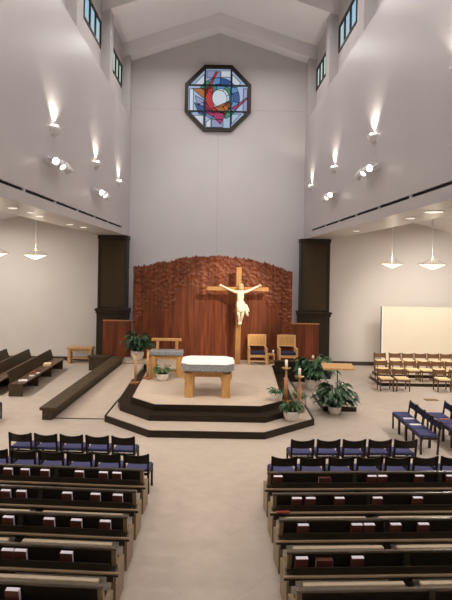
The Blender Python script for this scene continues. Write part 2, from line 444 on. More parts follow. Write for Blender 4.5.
# curved carpeted curb at the head of the ramp
t = MB(); pts = [(-3.60+.02, 20.72), (-2.95, 20.72), (-2.6, 20.95), (-2.6, 21.2), (-3.6, 21.2)]
t.prism(M['carpet'], pts, .5, .62, bev=.03); struct(t.build('trim_2'))
# ramp parapet and its return
root = thing('ramp_parapet', 'long low dark wooden parapet wall along the carpeted ramp', 'parapet')
t = MB(); t.hexa(M['parapet'], [(-4.82, 14.92, 0), (-4.56, 14.92, 0), (-3.62, 20.9, 0), (-3.95, 20.9, 0)], [(-4.82, 14.92, .28), (-4.56, 14.92, .28), (-3.62, 20.9, .66), (-3.95, 20.9, .66)])
t.build('parapet_body', root)
t = MB(); t.hexa(M['parapet'], [(-4.88, 14.86, .28), (-4.42, 14.86, .28), (-3.56, 20.95, .66), (-4.02, 20.95, .66)], [(-4.88, 14.86, .36), (-4.42, 14.86, .36), (-3.56, 20.95, .75), (-4.02, 20.95, .75)])
t.build('parapet_cap', root)
root = thing('parapet_return', 'short dark wooden parapet below the brown pillar beside the ramp', 'parapet')
MB().box(M['parapet'], -5.15, -4.3, 21.75, 22.05, 0, .52).build('parapet_body', root)
MB().box(M['parapet'], -5.2, -4.3, 21.70, 22.08, .52, .6, .01).build('parapet_cap', root)
root = thing('planter_wall', 'low dark wooden wall behind the potted plant, below the two oak chairs', 'parapet')
MB().box(M['darkwood'], 2.32, 4.1, 20.3, 20.5, 0, .72).build('parapet_body', root)
MB().box(M['darkwood'], 2.28, 4.15, 20.26, 20.54, .72, .78, .01).build('parapet_cap', root)
# small raised pad on the right
struct(MB().prism(M['darkwood'], [(3.37, 16.30), (4.4, 16.30), (4.4, 18.1), (3.37, 18.1)], 0, .15, M['carpet']).build('floor_pad'))
# choir riser
riser = MB(); riser.prism(M['darkwood'], [(6.24, 19.85), (10.8, 19.85), (10.8, 23.5), (7.2, 23.5), (6.24, 21.2)], 0, .12, M['carpet'])
struct(riser.build('floor_choir_riser'))
struct(MB().prism(M['darkwood'], [(6.45, 20.8), (10.8, 20.8), (10.8, 23.5), (7.2, 23.5), (6.45, 21.6)], .12, .24, M['carpet']).build('floor_choir_riser_upper'))

# ---------------------------------------------------------------- reredos
PROF = [(-3.39, 4.32), (-2.77, 4.39), (-2.23, 4.54), (-1.69, 4.59), (-1.45, 4.72), (-.95, 4.77), (.165, 4.81), (1.2, 4.73), (1.94, 4.59), (2.52, 4.42), (3.14, 4.17)]
def ptop(x):
    for (a, za), (b, zb) in zip(PROF, PROF[1:]):
        if x <= b: return za+(zb-za)*max(0, (x-a))/(b-a)
    return PROF[-1][1]
def reredos():
    bm = bmesh.new(); nx, nz = 260, 150; x0, x1 = -3.4, 3.16
    random.seed(3)
    jag = []
    while len(jag) < nx+1:
        w = random.choice((3, 4, 5)); h = random.uniform(-.04, .05)
        for k in range(w): jag.append(h + .07*(1-abs(2*(k+.5)/w-1)) - .06)
    front = []
    for i in range(nx+1):
        x = x0+(x1-x0)*i/nx; u = (x-XC)/3.27
        yb = 22.0-.15*u*u
        top = ptop(x)+jag[i]; colv = []
        for k in range(nz+1):
            z = .5+(top-.5)*k/nz
            # carving mask: strong in the canopy at the top and down both sides, fading into smooth trunk boards
            edge_low = 3.75 - 2.1*min(1, abs(u)**2.2) - .55*math.exp(-((x+1.9)/.5)**2)*1.6 - .9*math.exp(-((x+.4)/.5)**2) + .25*noise.noise((x*2, z*.8, 1))
            mk = max(0, min(1, (z-edge_low)/.35))
            p = Vector((x*6.5+.5*noise.noise((x*3, z*3, 5)), 0, z*7.5)); d = noise.voronoi(p)[0]
            dv = mk*(.055*(1-min(1, d[0]*1.4)) + .02*noise.noise((x*14, z*14, 0)))
            dv += .012*noise.noise((x*5, z*.6, 3))
            # raised trunk ridges below
            dv += (1-mk)*.03*max(0, math.sin(x*5.2+.6*math.sin(z*1.1)))**3
            colv.append(bm.verts.new((x, yb-dv, z)))
        front.append(colv)
    back = [(bm.verts.new((c[0].co.x, 22.12-.15*((c[0].co.x-XC)/3.27)**2, c[0].co.z)), bm.verts.new((c[-1].co.x, 22.12-.15*((c[0].co.x-XC)/3.27)**2, c[-1].co.z))) for c in front]
    for i in range(nx):
        A, B = front[i], front[i+1]
        for k in range(nz):
            f = bm.faces.new((A[k], B[k], B[k+1], A[k+1])); f.smooth = True
        bm.faces.new((A[-1], B[-1], back[i+1][1], back[i][1])); bm.faces.new((back[i][0], back[i][1], back[i+1][1], back[i+1][0]))
    for i in (0, nx):
        bm.faces.new([back[i][0]]+front[i]+[back[i][1]])
    me = bpy.data.meshes.new('carved_reredos'); bm.to_mesh(me); bm.free(); me.materials.append(M['carved'])
    o = bpy.data.objects.new('carved_reredos', me); COL.objects.link(o)
    tag(o, 'tall reddish carved wooden screen with jagged leafy top behind the crucifix', 'screen')
reredos()
for xs, lab in (((-4.68, -3.5), 'low reddish board panel standing beside the brown pillar near the bench'), ((3.15, 4.36), 'low reddish board panel standing behind the two oak chairs')):
    root = thing('board_panel', lab, 'panel', ((xs[0]+xs[1])/2, 22.2, .5))
    w = (xs[1]-xs[0])/2
    MB().box(M['carved'], -w, w, -.05, .05, 0, 1.5).build('panel_boards', root)
    MB().box(M['redwood'], -w-.01, w+.01, -.06, .06, 1.5, 1.54).build('top_cap', root)

# ---------------------------------------------------------------- pillars
for sgn, lab in ((-1, 'tall dark brown wooden pillar beside the ramp and light bench'), (1, 'tall dark brown wooden pillar beside the choir wall, behind the plants')):
    root = thing('wooden_pillar', lab, 'pillar', (-4.53 if sgn < 0 else 4.36, 23.53, 0))
    MB().box(M['pillar'], -.66, .66, -.36, .36, 0, 2.22, .015).build('pedestal', root)
    t = MB(); t.box(M['pillar'], -.70, .70, -.40, .36, 2.22, 2.34, .02); t.box(M['pillar'], -.74, .74, -.44, .36, 2.34, 2.42, .015)
    t.build('ledge', root)
    t = MB(); t.box(M['pillar'], -.62, .62, -.30, .36, 2.42, 5.63)
    for x in (-.58, .58): t.box(M['pillar'], x-.05, x+.05, -.36, -.30, 2.42, 5.5, .01)
    t.build('shaft', root)
    MB().box(M['pillar2'], -.53, .53, -.325, -.30, 2.5, 5.42).build('front_grille', root)
    MB().box(M['pillar'], -.66, .66, -.38, .36, 5.46, 5.635, .02).build('crown', root)

# ---------------------------------------------------------------- crucifix
def skin_mesh(verts, edges, radii, root=0, sub=2):
    me = bpy.data.meshes.new('tmp'); me.from_pydata(verts, edges, []); o = bpy.data.objects.new('tmp', me); COL.objects.link(o)
    s = o.modifiers.new('s', 'SKIN'); s.use_smooth_shade = True
    for i, r in enumerate(radii):
        d = me.skin_vertices[0].data[i]; d.radius = r if isinstance(r, tuple) else (r, r); d.use_root = (i == root)
    u = o.modifiers.new('u', 'SUBSURF'); u.levels = sub; u.render_levels = sub
    bpy.context.view_layer.update()
    dg = bpy.context.evaluated_depsgraph_get()
    out = bpy.data.meshes.new_from_object(o.evaluated_get(dg))
    bpy.data.objects.remove(o); return out

def crucifix():
    PX, PY_ = .925, 21.08
    root = thing('crucifix', 'tall light wooden cross with a pale carved figure of a crucified man', 'crucifix', (PX, PY_, .5))
    MB().box(M['honey'], -.10, .10, -.08, .08, 0, 3.84, .01).build('upright_post', root)
    MB().box(M['honey'], -1.28, 1.17, -.10, .06, 2.91, 3.06, .01).build('crossbar', root)
    Z = 2.5   # heights below are above z=.5 of the world
    V = [(.06, -.24, 2.36), (.06, -.26, 2.52), (.06, -.25, 2.70), (.06, -.22, 2.86), (.07, -.24, 2.97), (.075, -.28, 3.05), (.075, -.29, 3.14),     # pelvis..head
         (-.12, -.21, 2.87), (-.36, -.17, 2.95), (-.58, -.14, 3.06), (-.67, -.135, 3.10),
         (.24, -.21, 2.87), (.47, -.17, 2.96), (.69, -.14, 3.08), (.78, -.135, 3.12),
         (-.02, -.26, 2.30), (.0, -.44, 2.00), (.02, -.27, 1.70), (.02, -.36, 1.60),
         (.15, -.26, 2.30), (.15, -.46, 2.02), (.09, -.30, 1.72), (.08, -.40, 1.61)]
    E = [(0, 1), (1, 2), (2, 3), (3, 4), (4, 5), (5, 6), (3, 7), (7, 8), (8, 9), (9, 10), (3, 11), (11, 12), (12, 13), (13, 14),
         (0, 15), (15, 16), (16, 17), (17, 18), (0, 19), (19, 20), (20, 21), (21, 22)]
    RA = [(.135, .11), (.12, .095), (.16, .115), (.145, .09), .05, (.075, .085), (.06, .07),
          .062, .047, .034, .038, .062, .047, .034, .038,
          .088, .062, .042, .04, .088, .062, .042, .04]
    me = skin_mesh(V, E, RA)
    bm = bmesh.new(); bm.from_mesh(me)
    mb = MB(); mb.bm.free(); mb.bm = bm; mb.mi(M['ivory'])
    for s, hx, hz in ((-1, -.68, 3.105), (1, .79, 3.125)):
        for k, (dz, ln) in enumerate(((.035, .075), (.018, .095), (0, .10), (-.018, .088))):
            mb.tube(M['ivory'], [(hx, -.14, hz+dz*.8), (hx+s*ln*.6, -.155, hz+dz*1.2+.012), (hx+s*ln, -.185, hz+dz*1.2+.01)], [.011, .010, .007], 6)
        mb.tube(M['ivory'], [(hx-s*.02, -.15, hz+.02), (hx+s*.015, -.17, hz+.065), (hx+s*.04, -.18, hz+.08)], [.013, .011, .008], 6)
    # face: nose, brows, mouth
    mb.tube(M['ivory'], [(.075, -.368, 3.13), (.075, -.398, 3.085), (.075, -.378, 3.075)], [.010, .017, .010], 6)
    mb.tube(M['ivory'], [(.035, -.365, 3.135), (.075, -.378, 3.14), (.115, -.365, 3.135)], [.008, .01, .008], 6)
    mb.tube(M['ivory'], [(.052, -.367, 3.045), (.075, -.377, 3.042), (.098, -.367, 3.045)], [.006, .009, .006], 6)
    for x in (.05, .10): mb.lathe(M['ivory'], [(0, -.01), (.011, 0), (0, .01)], (x, -.365, 3.115), 8)
    body = mb.build('figure', root)
    for p in body.data.polygons: p.use_smooth = True
    # hair and beard
    h = MB()
    h.lathe(M['hair'], [(0, .125), (.06, .11), (.095, .06), (.105, 0), (.10, -.07), (.085, -.15), (.04, -.17), (0, -.16)], (.075, -.245, 3.10), 14)
    h.tube(M['hair'], [(.0, -.33, 3.06), (.03, -.36, 3.0), (.075, -.37, 2.985), (.12, -.36, 3.0), (.15, -.33, 3.06)], [.012, .022, .026, .022, .012], 6)
    h.build('hair', body)
    # loincloth
    t = bmesh.new(); rings = []
    for z, rx, ry, cx, cy in ((2.52, .145, .115, .06, -.255), (2.46, .165, .135, .065, -.255), (2.34, .168, .15, .07, -.275), (2.22, .158, .16, .08, -.32), (2.12, .145, .15, .085, -.36), (2.10, .10, .10, .085, -.36)):
        rings.append([t.verts.new((cx+rx*(1+.05*math.sin(9*a))*math.cos(a), cy+ry*(1+.05*math.sin(9*a))*math.sin(a), z)) for a in [2*PI*k/36 for k in range(36)]])
    for A, B in zip(rings, rings[1:]):
        for k in range(36): t.faces.new((A[k], A[(k+1) % 36], B[(k+1) % 36], B[k]))
    bmesh.ops.recalc_face_normals(t, faces=t.faces[:])
    l = MB(); l.add(t, M['ivory'], True)
    l.tube(M['ivory'], [(.18, -.33, 2.42), (.28, -.35, 2.34), (.34, -.36, 2.22), (.38, -.36, 2.12)], [.05, .06, .055, .05], 8)
    l.tube(M['ivory'], [(.20, -.34, 2.40), (.27, -.37, 2.2), (.33, -.38, 2.02), (.36, -.38, 1.95)], [.04, .05, .05, .03], 8)
    l.build('loincloth', body)
crucifix()

# ---------------------------------------------------------------- altar
def altar():
    root = thing('altar_table', 'altar with grey stone top, white cloth and thick oak legs on the platform', 'altar', (-.19, 16.25, .5))
    hx, hy, c = .79, .72, .24
    oc = [(-hx+c, -hy), (hx-c, -hy), (hx, -hy+c), (hx, hy-c), (hx-c, hy), (-hx+c, hy), (-hx, hy-c), (-hx, -hy+c)]
    MB().prism(M['stone'], oc, .80, 1.0, bev=.02).build('stone_top', root)
    s = .985; MB().prism(M['oak'], [(x*.82, y*.82) for x, y in oc], .72, .80).build('apron', root)
    for sx in (-1, 1):
        for sy in (-1, 1):
            t = MB(); x, y = sx*.55, sy*.42
            t.box(M['oak'], x-.13, x+.13, y-.13, y+.13, 0, .72, .015)
            # shouldered bracket curving inward and outward at the top
            bk = MB()
            t.hexa(M['oak'], [(x-.125, y-.12, .50), (x+.125, y-.12, .50), (x+.125, y+.12, .50), (x-.125, y+.12, .50)], [(x-.175, y-.12, .60), (x+.175, y-.12, .60), (x+.175, y+.12, .60), (x-.175, y+.12, .60)])
            t.box(M['oak'], x-.175, x+.175, y-.12, y+.12, .60, .72)
            bk.bm.free(); t.build('leg', root)
    for sy in (-1, 1): MB().box(M['oak'], -.43, .43, sy*.42-.04, sy*.42+.04, .60, .72).build('rail', root)
    cl = MB(); cl.prism(M['cloth'], [(x*1.0, y*1.0) for x, y in oc], 1.0, 1.025, bev=.008)
    o = cl.build('altar_cloth'); o.location = (-.19, 16.25, .501)
    tag(o, 'white cloth spread over the grey stone altar top', 'altar cloth')
altar()

def ambo():
    root = thing('ambo', 'wooden ambo with thick oak legs, grey stone top and raised oak rail', 'ambo', (-1.68, 18.65, .5))
    MB().box(M['stone'], -.58, .58, -.30, .30, .76, .90, .02).build('stone_top', root)
    for s in (-1, 1):
        MB().box(M['oak'], s*.46-.10, s*.46+.10, -.26, .26, 0, .76, .015).build('leg', root)
    t = MB(); t.box(M['oak'], -.36, .36, -.22, -.16, .62, .76); t.build('apron', root)
    MB().box(M['oak'], -.36, .36, .05, .11, .12, .22).build('stretcher', root)
    for s in (-1, 1): MB().box(M['oak'], s*.34-.05, s*.34+.05, .12, .20, .90, 1.21, .01).build('rail_post', root)
    MB().box(M['oak'], -.56, .50, .10, .22, 1.21, 1.30, .015).build('book_rail', root)
ambo()

# ---------------------------------------------------------------- wooden stands and candlesticks
def stand(label, loc, h, cat='stand', name='candle_stand', candle=False, mat='redwood'):
    root = thing(name, label, cat, loc)
    t = MB()
    for a in (0, PI/2): t.box(M['redwood'], -.17, .17, -.045, .045, 0, .07, .01, Matrix.Rotation(a+.3, 4, 'Z'))
    t.build('cross_foot', root)
    if candle:
        MB().tube(M['oak' if mat == 'oak' else 'redwood'], [(0, 0, .06), (0, 0, .3), (0, 0, h-.62), (0, 0, h-.60), (0, 0, h-.30)], [.05, .055, .07, .045, .032], 6).build('shaft', root)
        MB().lathe(M['brass'], [(0, h-.32), (.05, h-.30), (.14, h-.25), (.145, h-.235), (.05, h-.245), (0, h-.245)]).build('drip_pan', root)
        c = MB().lathe(M['candle'], [(0, h-.245), (.042, h-.245), (.042, h-.01), (.02, h), (0, h-.005)], seg=12).build('candle', root)
        MB().tube(M['black'], [(0, 0, h-.01), (.004, 0, h+.025)], .004, 5).build('wick', c)
    else:
        MB().tube(M['oak'], [(0, 0, .06), (0, 0, h*.5), (0, 0, h)], [.05, .048, .045], 6).build('shaft', root)
        MB().lathe(M['redwood'], [(0, h), (.055, h), (.06, h+.03), (0, h+.04)], seg=8).build('cap', root)
stand('slim wooden stand on the dark tread beside the ramp', (-2.68, 18.1, .33), 1.0, name='wooden_stand')
stand('slim wooden stand in front of the ambo leg', (-2.27, 18.14, .5), .95, name='wooden_stand')
stand('taller wooden candlestick with white candle on the dark tread', (2.17, 15.95, .33), 1.30, 'candlestick', 'candlestick', True)
stand('shorter wooden candlestick with white candle on the lower step', (2.52, 15.62, .165), 1.28, 'candlestick', 'candlestick', True)

# ---------------------------------------------------------------- plants
def plant(name, label, loc, pot_r, pot_h, n, ln, spread, mat, seed, wid=.35, up=.5, flowers=0, droop=1.0):
    rnd = random.Random(seed); root = thing(name, label, 'plant', loc)
    p = MB().lathe(M['potwhite'], [(0, 0), (pot_r*.6, 0), (pot_r*.68, .01), (pot_r*.92, pot_h*.45), (pot_r, pot_h*.85), (pot_r*1.0, pot_h), (pot_r*.9, pot_h), (pot_r*.88, pot_h*.9), (0, pot_h*.9)], seg=24).build('pot', root)
    MB().lathe(M['soil'], [(0, pot_h*.9+.005), (pot_r*.86, pot_h*.9+.005), (0, pot_h*.9+.02)], seg=16).build('soil', p)
    t = bmesh.new(); st = MB()
    for k in range(n):
        a = rnd.uniform(0, 2*PI); e = rnd.uniform(.05, 1)          # e: 0 low/outer .. 1 upright
        el = R(5+80*e**.9); L = ln*rnd.uniform(.55, 1.0)
        bx = pot_r*.4*math.cos(a); by = pot_r*.4*math.sin(a); b = Vector((bx, by, pot_h*.9))
        d = Vector((math.cos(a)*math.cos(el)*spread, math.sin(a)*math.cos(el)*spread, math.sin(el)*up+.15))
        stem = L*rnd.uniform(.35, .65); tip = b+d*stem*1.25
        st.tube(mat, [b, b+d*stem*.6+Vector((0, 0, .03)), tip], [.006, .005, .004], 4)
        side = Vector((-math.sin(a), math.cos(a), rnd.uniform(-.4, .4))).normalized()
        out = Vector((math.cos(a+rnd.uniform(-.5, .5)), math.sin(a+rnd.uniform(-.5, .5)), 0))
        bl = L*rnd.uniform(.45, .65); prev = None
        for s in range(6):
            q = s/5; c = tip + out*bl*q*.85 + Vector((0, 0, bl*(.25*q-droop*.65*q*q)))
            w = bl*wid*math.sin(PI*min(.98, max(.04, q**.8)))*.9
            cup = Vector((0, 0, w*.25))
            row = (t.verts.new(c-side*w*.5+cup), t.verts.new(c), t.verts.new(c+side*w*.5+cup))
            if prev:
                for j in (0, 1):
                    f = t.faces.new((prev[j], prev[j+1], row[j+1], row[j])); f.smooth = True
            prev = row
    fo = MB(); fo.add(t, mat, True); f = fo.build('foliage', root); st.build('stems', root)
    for k in range(flowers):
        a = rnd.uniform(0, 2*PI); z = pot_h+ln*up*.72; x, y = .15*ln*math.cos(a)+.1, .15*ln*math.sin(a)-.1
        fl = MB(); fl.tube(mat, [(0, 0, pot_h*.9), (x*.6, y*.6, z*.7), (x, y, z)], .006, 5)
        fl.lathe(M['flower'], [(0, -.01), (.03, 0), (.05, .04), (.035, .09), (0, .13)], (x, y, z), 8)
        fl.build('flower', root)
plant('potted_plant', 'bushy dark green plant in white pot between the ramp and the ambo', (-3.05, 21.0, .62), .26, .36, 230, .70, .75, M['leaf'], 1, up=1.25, droop=.8)
plant('potted_plant', 'small green plant in white pot beneath the ambo stone top', (-1.74, 17.92, .5), .22, .24, 90, .40, .75, M['leaf2'], 2, up=.95, droop=.9)
plant('potted_plant', 'large dark leafy plant in white pot with white flower by the low wall', (3.58, 19.2, 0), .29, .38, 240, .88, .8, M['leaf'], 3, .48, up=1.15, flowers=1, droop=.8)
plant('potted_plant', 'broad sprawling peace lily in white pot on the floor near the reading desk', (3.66, 16.02, 0), .20, .24, 190, .70, .9, M['leaf'], 4, .55, up=1.2, flowers=1, droop=.85)
plant('potted_plant', 'small low plant in white bowl on the platform corner', (1.83, 15.55, .5), .20, .24, 70, .26, .9, M['leaf2'], 5, up=.7)
plant('potted_plant', 'bushy green plant in white bowl at the front of the lower step', (2.17, 14.72, .165), .23, .28, 130, .38, .8, M['leaf2'], 6, up=.85)
plant('potted_plant', 'small green plant in white bowl behind the shorter candlestick', (2.64, 16.25, .165), .21, .26, 80, .30, .85, M['leaf2'], 8, up=.8)

# ---------------------------------------------------------------- reading desk on a thin post
root = thing('music_stand', 'slanted pale wooden reading desk on a thin dark post behind the peace lily', 'reading stand', (4.12, 17.7, .15))
MB().lathe(M['metal'], [(0, 0), (.2, 0), (.2, .02), (.03, .04), (0, .04)]).build('base_plate', root)
MB().tube(M['metal'], [(0, 0, .03), (0, 0, .95)], .018).build('post', root)
t = MB(); t.box(M['pine'], -.52, .52, -.22, .22, -.015, .015, .005, Matrix.Translation((0, 0, .97)) @ Matrix.Rotation(R(14), 4, 'X'))
t.build('desk_top', root)
MB().box(M['pine'], -.52, .52, -.235, -.21, .885, .945).build('book_lip', root)
MB().box(M['metal'], -.06, .06, -.06, .06, .89, .945).build('bracket', root)

# ---------------------------------------------------------------- oak sanctuary chairs
def oak_chair():
    root = thing('oak_armchair', 'x', 'chair')
    for sx in (-1, 1):
        t = MB(); t.box(M['pine'], sx*.34-.035, sx*.34+.035, -.34, -.27, 0, .62, .008); t.build('leg', root)
        t = MB(); t.extr(M['pine'], [(.24, 0), (.31, 0), (.37, 1.12), (.30, 1.12)], sx*.34-.035, sx*.34+.035); t.build('leg', root)
        MB().box(M['pine'], sx*.34-.04, sx*.34+.04, -.36, .30, .62, .66, .008).build('armrest', root)
        MB().box(M['pine'], sx*.34-.02, sx*.34+.02, -.27, .25, .14, .19).build('stretcher', root)
    MB().box(M['pine'], -.305, .305, -.34, -.29, .30, .40).build('front_rail', root); MB().box(M['pine'], -.305, .305, .22, .27, .30, .40).build('rear_rail', root)
    MB().box(M['pine'], -.305, .305, -.33, -.30, .12, .17).build('front_stretcher', root)
    MB().box(M['navy'], -.30, .30, -.33, .24, .40, .50, .03).build('cushion', root)
    t = MB(); rot = Matrix.Translation((0, .325, .56)) @ Matrix.Rotation(R(-3), 4, 'X')
    t.box(M['pine'], -.305, .305, -.02, .02, .50, .57, 0, rot); t.build('top_rail', root); MB().box(M['pine'], -.305, .305, -.02, .02, .10, .16, 0, rot).build('lower_back_rail', root)
    t = MB(); t.box(M['oak'], -.305, .305, -.008, .008, .16, .50, 0, rot); t.build('cane_back', root)
    return root
oc = oak_chair(); 
place(oc, False, (1.72, 21.25, .5), 0, 'pale oak armchair with blue cushion next to the crucifix')
place(oc, True, (2.92, 21.25, .5), 0, 'pale oak armchair with blue cushion beyond the small side table')
root = thing('side_table', 'small low oak side table between the two oak armchairs', 'table', (2.27, 21.35, .5))
MB().box(M['pine'], -.15, .15, -.2, .2, .34, .38, .005).build('table_top', root)
for sx in (-1, 1):
    for sy in (-1, 1): MB().box(M['pine'], sx*.12-.025, sx*.12+.025, sy*.17-.025, sy*.17+.025, 0, .34).build('leg', root)
MB().box(M['pine'], -.095, .095, -.15, .15, .10, .125).build('shelf', root)
o = MB().lathe(M['candle'], [(0, 0), (.035, 0), (.035, .16), (0, .165)], seg=12).build('small_candle'); o.location = (2.36, 21.3, .88)
tag(o, 'small white candle on the low oak side table', 'candle')

# credence bench by the left wall
root = thing('credence_table', 'light oak table with two thick legs against the aisle wall', 'table', (-5.88, 23.3, 0))
MB().box(M['pine'], -.56, .56, -.24, .24, .64, .72, .008).build('table_top', root)
for s in (-1, 1): MB().box(M['pine'], s*.46-.06, s*.46+.06, -.2, .2, 0, .64, .01).build('leg', root)
MB().box(M['pine'], -.40, .40, -.03, .03, .18, .26).build('stretcher', root); MB().box(M['pine'], -.40, .40, -.16, -.13, .54, .64).build('apron', root)

# ---------------------------------------------------------------- congregation chairs
def chair(backmat, cush, wood_, pad=None, w=.252, h=.80, legw=.02):
    root = thing('stacking_chair', 'x', 'chair')
    for sx in (-1, 1):
        MB().box(wood_, sx*(w-legw)-legw, sx*(w-legw)+legw, .20, .24, 0, .44).build('leg', root)
        MB().extr(wood_, [(-.20, 0), (-.16, 0), (-.19, .45), (-.245, h), (-.275, h), (-.225, .45)], sx*(w-legw)-legw, sx*(w-legw)+legw).build('leg', root)
        MB().box(wood_, sx*(w-legw)-.012, sx*(w-legw)+.012, -.18, .20, .36, .41).build('side_rail', root)
    MB().box(wood_, -w+2*legw, w-2*legw, .20, .225, .36, .41).build('front_rail', root); MB().box(wood_, -w+2*legw, w-2*legw, -.2, -.18, .36, .41).build('rear_rail', root)
    MB().box(cush, -w+.015, w-.015, -.17, .24, .41, .475, .022).build('seat_cushion', root)
    # dished back panel with a dipping top edge
    def panel(m, off, th, x_in, z0, z1, dip):
        t = bmesh.new(); n = 10; F, B = [], []
        for k in range(n+1):
            q = -1+2*k/n; x = q*(w-x_in)
            def yy(z): return -.205-(z-.45)*.155 - .035*(1-q*q) + off
            zt = z1-dip*(1-q*q)
            F.append((t.verts.new((x, yy(z0)+th, z0)), t.verts.new((x, yy(zt)+th, zt)))); B.append((t.verts.new((x, yy(z0), z0)), t.verts.new((x, yy(zt), zt))))
        for k in range(n):
            t.faces.new((F[k][0], F[k][1], F[k+1][1], F[k+1][0])); t.faces.new((B[k][0], B[k+1][0], B[k+1][1], B[k][1]))
            t.faces.new((F[k][1], B[k][1], B[k+1][1], F[k+1][1])); t.faces.new((F[k][0], F[k+1][0], B[k+1][0], B[k][0]))
        for k in (0, n): t.faces.new((F[k][0], B[k][0], B[k][1], F[k][1]))
        bmesh.ops.recalc_face_normals(t, faces=t.faces[:]); b = MB(); b.add(t, m); return b
    bk = panel(backmat, 0, .022, .03, h-.20, h-.01, .03).build('backrest', root)
    if pad: panel(pad, .022, .015, .045, h-.19, h-.025, .03).build('back_pad', bk)
    return root
TH = R(3)
proto = chair(M['pewwood'], M['blue'], M['darkwood'], M['navy']); used = False
def row_pt(sgn, x, ymid_x, y0):
    return (x, y0+abs(x-ymid_x)*math.tan(TH))
for sgn, side in ((-1, 'left of'), (1, 'right of')):
    for nm, n, xs, y0, desc in (('front', 5, 1.62, 11.39, 'front chair row'), ('second', 6 if sgn < 0 else 7, 1.19 if sgn < 0 else 1.10, 10.40, 'second chair row')):
        for k in range(n):
            d = xs+.27+k*.557
            x, y = sgn*d, y0+d*math.tan(TH)
            rz = TH*(-sgn)
            rz = sgn*TH
            place(proto, used, (x, y, 0), rz, 'dark wooden blue-cushioned chair, %s from the aisle, %s %s it' % (ORD[k], desc, side), 'blue cushioned chairs in rows before the pews')
            used = True
# chairs in profile facing the sanctuary on the right
for j, (xc, lab) in enumerate(((5.2, 'nearer the altar'), (6.16, 'further from the altar'))):
    for k, y in enumerate((14.45, 13.94, 13.43, 12.92)):
        place(proto, True, (xc, y, 0), PI/2, 'sideways blue chair, %s from the choir end, in the column %s' % (ORD[k], lab), 'sideways blue chairs')
place(proto, True, (-6.22, 14.75, 0), -PI/2, 'blue chair cut off at the picture edge, in front of the side pews', None)

# booklets on the sideways chairs
for (x, y, lab, m) in ((5.17, 14.12, 'grey booklet lying on the second sideways blue chair seat', 'paper'), (5.15, 13.6, 'white sheet lying across the sideways blue chair seats', 'cloth'),
                       (6.12, 14.0, 'red booklet lying on the further column of sideways chairs', 'redcover'), (6.12, 13.36, 'red booklet on the third further sideways chair', 'redcover')):
    t = MB(); t.box(M[m], -.14, .14, -.05, .05, 0, .012); o = t.build('booklet'); o.location = (x, y-.12 if m != 'redcover' else y, .476); tag(o, lab, 'booklet', 'booklets on the sideways chairs')

# choir chairs
cproto = chair(M['choirwood'], M['cream'], M['choirwood'], None, .245, .74, .016); used = False
rows = [('floor row', 19.25, 0, [6.22, 6.80, 8.28, 8.9]), ('middle row', 20.25, .12, [6.44, 7.03, 7.56, 8.10, 8.63, 9.16]), ('top row', 21.3, .24, [6.72, 7.33, 7.85, 8.37, 8.89, 9.41])]
for nm, y, z, xs in rows:
    for k, x in enumerate(xs):
        place(cproto, used, (x, y, z), PI, 'brown choir chair with cream seat, %s of the choir %s' % (ORD[k]+' from the crucifix side', nm), 'choir chairs before the cream partition'); used = True
# partition
root = thing('partition_screen', 'broad cream freestanding partition behind the choir chairs', 'partition', (9.25, 23.2, .0))
MB().extr(M['panelwhite'], [(-.06, .24), (.06, .24), (.06, 2.72), (-.06, 2.72)], -1.98, 2.2).build('screen_panel', root)
for x in (-1.94, 2.16):
    MB().box(M['white_lac'], x-.04, x+.04, -.075, .075, .24, 2.73).build('edge_strip', root)
t = MB().box(M['bronze'], -.22, .22, -.12, .12, 0, .012, .004); o = t.build('floor_plate'); o.location = (7.35, 17.9, 0)
tag(o, 'small bronze plate set on the floor before the choir chairs', 'floor plate')

# ---------------------------------------------------------------- pews
def pew(L, sgn, supports):
    """length L along sgn*x from the aisle end; sitter faces +y; back of backrest near y=0"""
    root = thing('wooden_pew', 'x', 'pew'); W = M['pewwood']
    def xx(a, b): return tuple(sorted((sgn*a, sgn*b)))
    a, b = xx(.06, L-.06)
    MB().extr(W, [(.05, .43), (.085, .43), (-.0, .80), (-.035, .80)], a, b).build('backrest', root)
    a, b = xx(-.01, L+.01)
    MB().extr(M['pewlight'], [(-.042, .79), (.004, .79), (.004, .815), (-.004, .822), (-.034, .822), (-.042, .815)], a, b).build('top_rail', root)
    a, b = xx(.05, L-.05)
    MB().box(W, a, b, .05, .50, .40, .44, .01).build('seat', root)
    t = MB(); t.box(W, a, b, -.15, -.13, .54, .672); t.box(W, a, b, -.13, .03, .54, .555); t.build('book_rack', root)
    a, b = xx(-.07, L)
    MB().box(M['ledge'], a, b, -.19, -.15, .562, .584, .004).build('rack_ledge', root)
    MB().box(W, a, b, -.182, -.15, .535, .562).build('rack_rail', root)
    cuts = [.16]+[c for p in supports for c in (p-.10, p+.10)]+[L-.16]
    for c0, c1 in zip(cuts[::2], cuts[1::2]):
        a, b = xx(c0, c1); MB().box(M['vinyl'], a, b, -.268, -.19, .478, .526, .012).build('kneeler', root)
    for i, p in enumerate((.03, L-.03)):
        a, b = xx(p-.03, p+.03)
        t = MB(); t.extr(M['pewend'], [(.02, 0), (.46, 0), (.48, .46), (.13, .47), (.02, .81), (-.035, .81), (.03, .47), (.0, .40)], a, b)
        t.build('end_frame', root)
        t = MB(); t.box(W, a-.012, b+.012, -.20, .06, .48, .56); t.build('end_bracket', root)
    for p in supports:
        a, b = xx(p-.035, p+.035)
        t = MB(); t.extr(W, [(-.20, .50), (-.155, .50), (-.155, .66), (-.085, .66), (-.06, .815), (-.035, .81), (.05, .43), (.48, .40), (.42, 0), (.0, 0), (.04, .40), (-.2, .44)], a, b); t.build('support', root)
    return root
PYS = [9.33, 8.46, 7.60, 6.75, 5.95]
